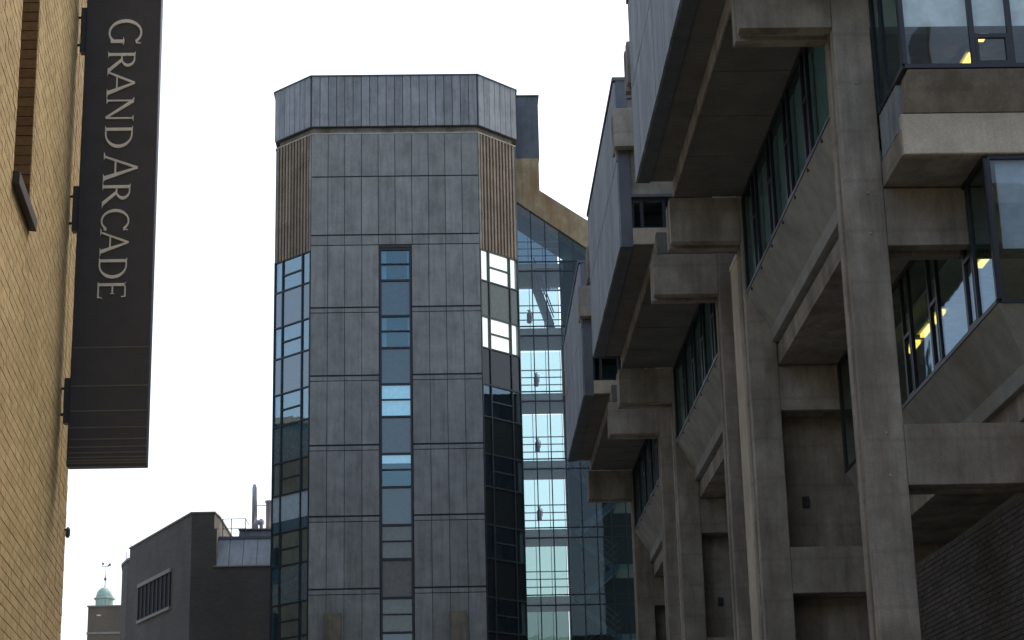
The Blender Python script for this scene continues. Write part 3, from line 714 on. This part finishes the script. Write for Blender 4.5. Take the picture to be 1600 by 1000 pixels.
while z < 9.6 - .1:
    s = 8.8 - (.1125 if r % 2 else 0)
    while s < WE:
        a, b = s, s + .215
        segs = [(a, b)]
        def cut(segs, c0, c1):
            o = []
            for (p, q_) in segs:
                if q_ <= c0 or p >= c1: o.append((p, q_))
                else:
                    if p < c0: o.append((p, c0))
                    if q_ > c1: o.append((c1, q_))
            return o
        segs = cut(segs, WJ - .014, WJ + .014); segs = cut(segs, WE, 99)
        if z > RZ - .07: segs = cut(segs, R0, R1)
        for (p, q_) in segs:
            if q_ - p > .03: bricks.append((p, q_, z))
        s += .225
    z += .075; r += 1
def brick_mb(m, p, q_, z):
    pr = random.uniform(-.001, .0015); t1, t2 = random.uniform(-.0006, .0006), random.uniform(-.0006, .0006)
    m.plan([(wx(p) + pr + t1, p + .0005), (wx(q_) + pr + t2, q_), (wx(q_) - .03, q_), (wx(p) - .03, p + .0005)], z + .004, z + .071)
def seen(p, z):                                            # big in the photograph: near the frame's left part
    a = wx(p) / p; return -.245 < a and 2.0 < z < 6.6
big = sorted([b for b in bricks if seen(b[0], b[2])], key=lambda b: b[0])[:270]
bs = set(big)
m = MB()
for b in bricks:
    if b not in bs: brick_mb(m, *b)
obj('brickwork', m, 'tan_brick', ab, kind='stuff', fix=True)
for b in big:
    m = MB(); brick_mb(m, *b); obj('brick', m, 'tan_brick', ab)
z = RZ + .02
while z < ZT - .1:                                          # brick ends of the recess jamb, stacked
    j = random.uniform(-.003, .003)
    m = MB().plan([(wx(R1) - .004, R1 - .012 + j), (wx(R1) - .004, R1 + .06), (wx(R1) - .36, R1 + .06), (wx(R1) - .36, R1 - .012 + j)], z + .004, z + .071)
    obj('jamb_brick', m, 'brown_brick', ab); z += .075
m = MB().solid([(wx(R0 - .02) + .05, R0 - .03, RZ - .09), (wx(R1) + .05, R1 + .05, RZ - .09), (wx(R1) - .4, R1 + .05, RZ - .05), (wx(R0) - .4, R0 - .03, RZ - .05)],
               [(wx(R0 - .02) + .05, R0 - .03, RZ + .005), (wx(R1) + .05, R1 + .05, RZ + .005), (wx(R1) - .4, R1 + .05, RZ + .05), (wx(R0) - .4, R0 - .03, RZ + .05)])
obj('recess_sill', m, 'sill', ab, bevel=.005)
lx, ly = wx(16.1), 16.1
lamp = thing('wall_lamp', 'tiny dark fitting sticking out of the tan wall edge below the sign', 'lamp', lx, ly, 3.05)
obj('lamp_arm', MB().bar((lx, ly, 3.12), (lx + .03, ly, 3.12), .01), 'rail', lamp)
obj('lamp_head', MB().lathe(lx + .03, ly, [(.01, 3.05), (.02, 3.07), (.02, 3.12), (.01, 3.14)], 10), 'rail', lamp)

# ------------------------------------------------------------------ the hanging sign
SK = 15.35 / 14.55                                          # survey figures below were taken at 14.55 m; the sign hangs at 15.35 m
SY = 15.35
sg = thing('hanging_sign', 'tall black sign with cream upright lettering fixed to the tan brick wall', 'sign', -2.8, SY, 3.49)
obj('sign_board', B(-2.965 * SK, -2.352 * SK, SY, SY + .11, 3.31 * SK, 9.0), 'sign', sg, bevel=.008)
for z in (4.262, 3.95, 3.749, 3.617, 3.524, 3.462, 3.417, 3.381, 3.356, 3.336):
    z *= SK; obj('ridge_line', B(-2.952 * SK, -2.358 * SK, SY - .0025, SY, z - .0055, z + .0055), 'ridge', sg)
for (z0, z1) in ((6.80, 7.20), (5.24, 5.62), (3.66, 4.02)):
    m = B(-3.174, -2.966 * SK, SY + .012, SY + .09, z0 * SK, z1 * SK)
    for zz in (z0 * SK + .08, z1 * SK - .08): m.bar((wx(SY + .05) - .002, SY + .05, zz), (-3.17, SY + .05, zz), .012)
    obj('bracket', m, 'sign', sg)
# letters: strokes in a unit square (x along the reading direction, y up the letter), then turned to read downwards
def q4(*p): return [list(p)]
def rect(x0, x1, y0, y1): return [[(x0, y0), (x1, y0), (x1, y1), (x0, y1)]]
def arc(cx, cy, rx, ry, tx, ty, a0, a1, n=22):
    o = []
    for k in range(n):
        t0 = math.radians(a0 + (a1 - a0) * k / n); t1 = math.radians(a0 + (a1 - a0) * (k + 1) / n)
        o.append([(cx + rx * math.cos(t0), cy + ry * math.sin(t0)), (cx + rx * math.cos(t1), cy + ry * math.sin(t1)),
                  (cx + (rx - tx) * math.cos(t1), cy + (ry - ty) * math.sin(t1)), (cx + (rx - tx) * math.cos(t0), cy + (ry - ty) * math.sin(t0))])
    return o
def serif(xc, y, w, up): s = .035 if up else -.035; return [[(xc - w, y), (xc + w, y), (xc + w * .45, y + s), (xc - w * .45, y + s)]]
def glyph(c):
    if c == 'G': return arc(.5, .5, .48, .51, .12, .055, 42, 318), rect(.74, .86, .06, .44) + serif(.79, .44, .16, True) + q4((.83, .83), (.885, .83), (.885, .98), (.85, .98)) + q4((.74, .06), (.86, .06), (.86, .14), (.80, .18))
    if c == 'C': return arc(.52, .5, .5, .51, .12, .055, 40, 320), q4((.86, .80), (.915, .80), (.915, .97), (.88, .97)) + q4((.86, .20), (.93, .2), (.93, .14), (.88, .08))
    if c == 'R': return arc(.34, .74, .36, .26, .12, .05, -90, 90), rect(.12, .24, .03, .97) + rect(.20, .36, .95, 1.0) + rect(.22, .36, .48, .53) + q4((.34, .50), (.48, .52), (.98, 0), (.80, 0)) + serif(.18, 0, .15, True) + serif(.18, 1, .13, False) + serif(.92, 0, .12, True)
    if c == 'A': return [], q4((.10, 0), (.165, 0), (.52, .93), (.47, 1.02)) + q4((.47, 1.02), (.54, 1.02), (.93, 0), (.79, 0)) + rect(.27, .72, .33, .38) + serif(.12, 0, .14, True) + serif(.86, 0, .16, True)
    if c == 'N': return [], rect(.12, .18, .02, .98) + rect(.82, .88, .0, .98) + q4((.06, 1.0), (.22, 1.0), (.88, .0), (.80, -.03)) + serif(.15, 0, .13, True) + serif(.85, 1, .13, False) + serif(.11, 1, .1, False)
    if c == 'D': return arc(.36, .5, .56, .5, .13, .05, -90, 90), rect(.12, .24, .03, .97) + rect(.12, .38, .95, 1.0) + rect(.12, .38, 0, .05) + serif(.16, 0, .12, True) + serif(.16, 1, .12, False)
    if c == 'E': return [], rect(.16, .29, .03, .97) + rect(.16, .80, .95, 1) + rect(.16, .84, 0, .05) + rect(.28, .66, .50, .55) + q4((.76, .84), (.80, .84), (.80, 1), (.74, .97)) + q4((.80, .03), (.88, .18), (.84, .18), (.77, .05)) + q4((.63, .45), (.66, .45), (.66, .60), (.63, .60)) + serif(.2, 0, .11, True) + serif(.2, 1, .11, False)
def letter(c, z_top, z_bot, x0, h):
    m = MB(); w_ = z_top - z_bot
    arcs, rest = glyph(c)
    for i, poly in enumerate(arcs + rest):
        f = SY - .012 - .00005 * (i % 7)
        a = [(x0 + y * h, f, z_top - x * w_) for x, y in poly]; b = [(p[0], SY, p[2]) for p in a]
        m.solid(a, b)
    obj('letter', m, 'letter', sg)
for c, z1, z0, x0, h in (('G', 7.085, 6.83, -2.772, .27), ('R', 6.80, 6.59, -2.77, .222), ('A', 6.64, 6.38, -2.77, .222), ('N', 6.385, 6.165, -2.768, .222), ('D', 6.14, 5.92, -2.77, .222),
                         ('A', 5.90, 5.635, -2.772, .27), ('R', 5.64, 5.43, -2.772, .222), ('C', 5.415, 5.215, -2.773, .222), ('A', 5.245, 5.015, -2.774, .222), ('D', 5.01, 4.81, -2.777, .222), ('E', 4.815, 4.635, -2.779, .222)):
    letter(c, z1 * SK, z0 * SK, x0 * SK, h * SK)

# ------------------------------------------------------------------ street context outside the frame (shades the street and stands in the glass)
def context(label, x0, x1, y0, y1, top, mat, rows_, face):
    t = thing('town_building', label, 'building', (x0 + x1) / 2, (y0 + y1) / 2)
    w_ = obj('wall', B(x0, x1, y0, y1, G, top), mat, t)
    obj('cornice', B(x0 - .15, x1 + .15, y0 - .15, y1 + .15, top, top + .3), 'stone', t)
    m = MB()
    for k in range(rows_):
        z = G + 1 + k * 3.4
        if face in ('+x', '-x'):
            y = y0 + 1.5
            while y < y1 - 2:
                x = x1 if face == '+x' else x0
                m.box(x - .03, x + .03, y, y + 1.2, z, z + 1.9); y += 3.1
        else:
            x = x0 + 1.5; yy = y1 if face == '+y' else y0
            while x < x1 - 2: m.box(x, x + 1.2, yy - .03, yy + .03, z, z + 1.9); x += 3.1
    obj('windows', m, 'backpaint_dark', t)
context('long brick building behind the tan wall on the left side', -34, -14, 20, 62, 35, 'far_brick', 7, '+x')
context('brick building across the crossing behind the viewer', -20, 26, -46, -34, 13, 'far_brick', 5, '+y')
context('brick building on the near right side of the street', 8.5, 20, -30, 18, 11, 'far_brick', 5, '-x')
context('brick building beyond the side street left of the tower', -40, -19.5, 70, 96, 25, 'far_brick', 6, '+x')
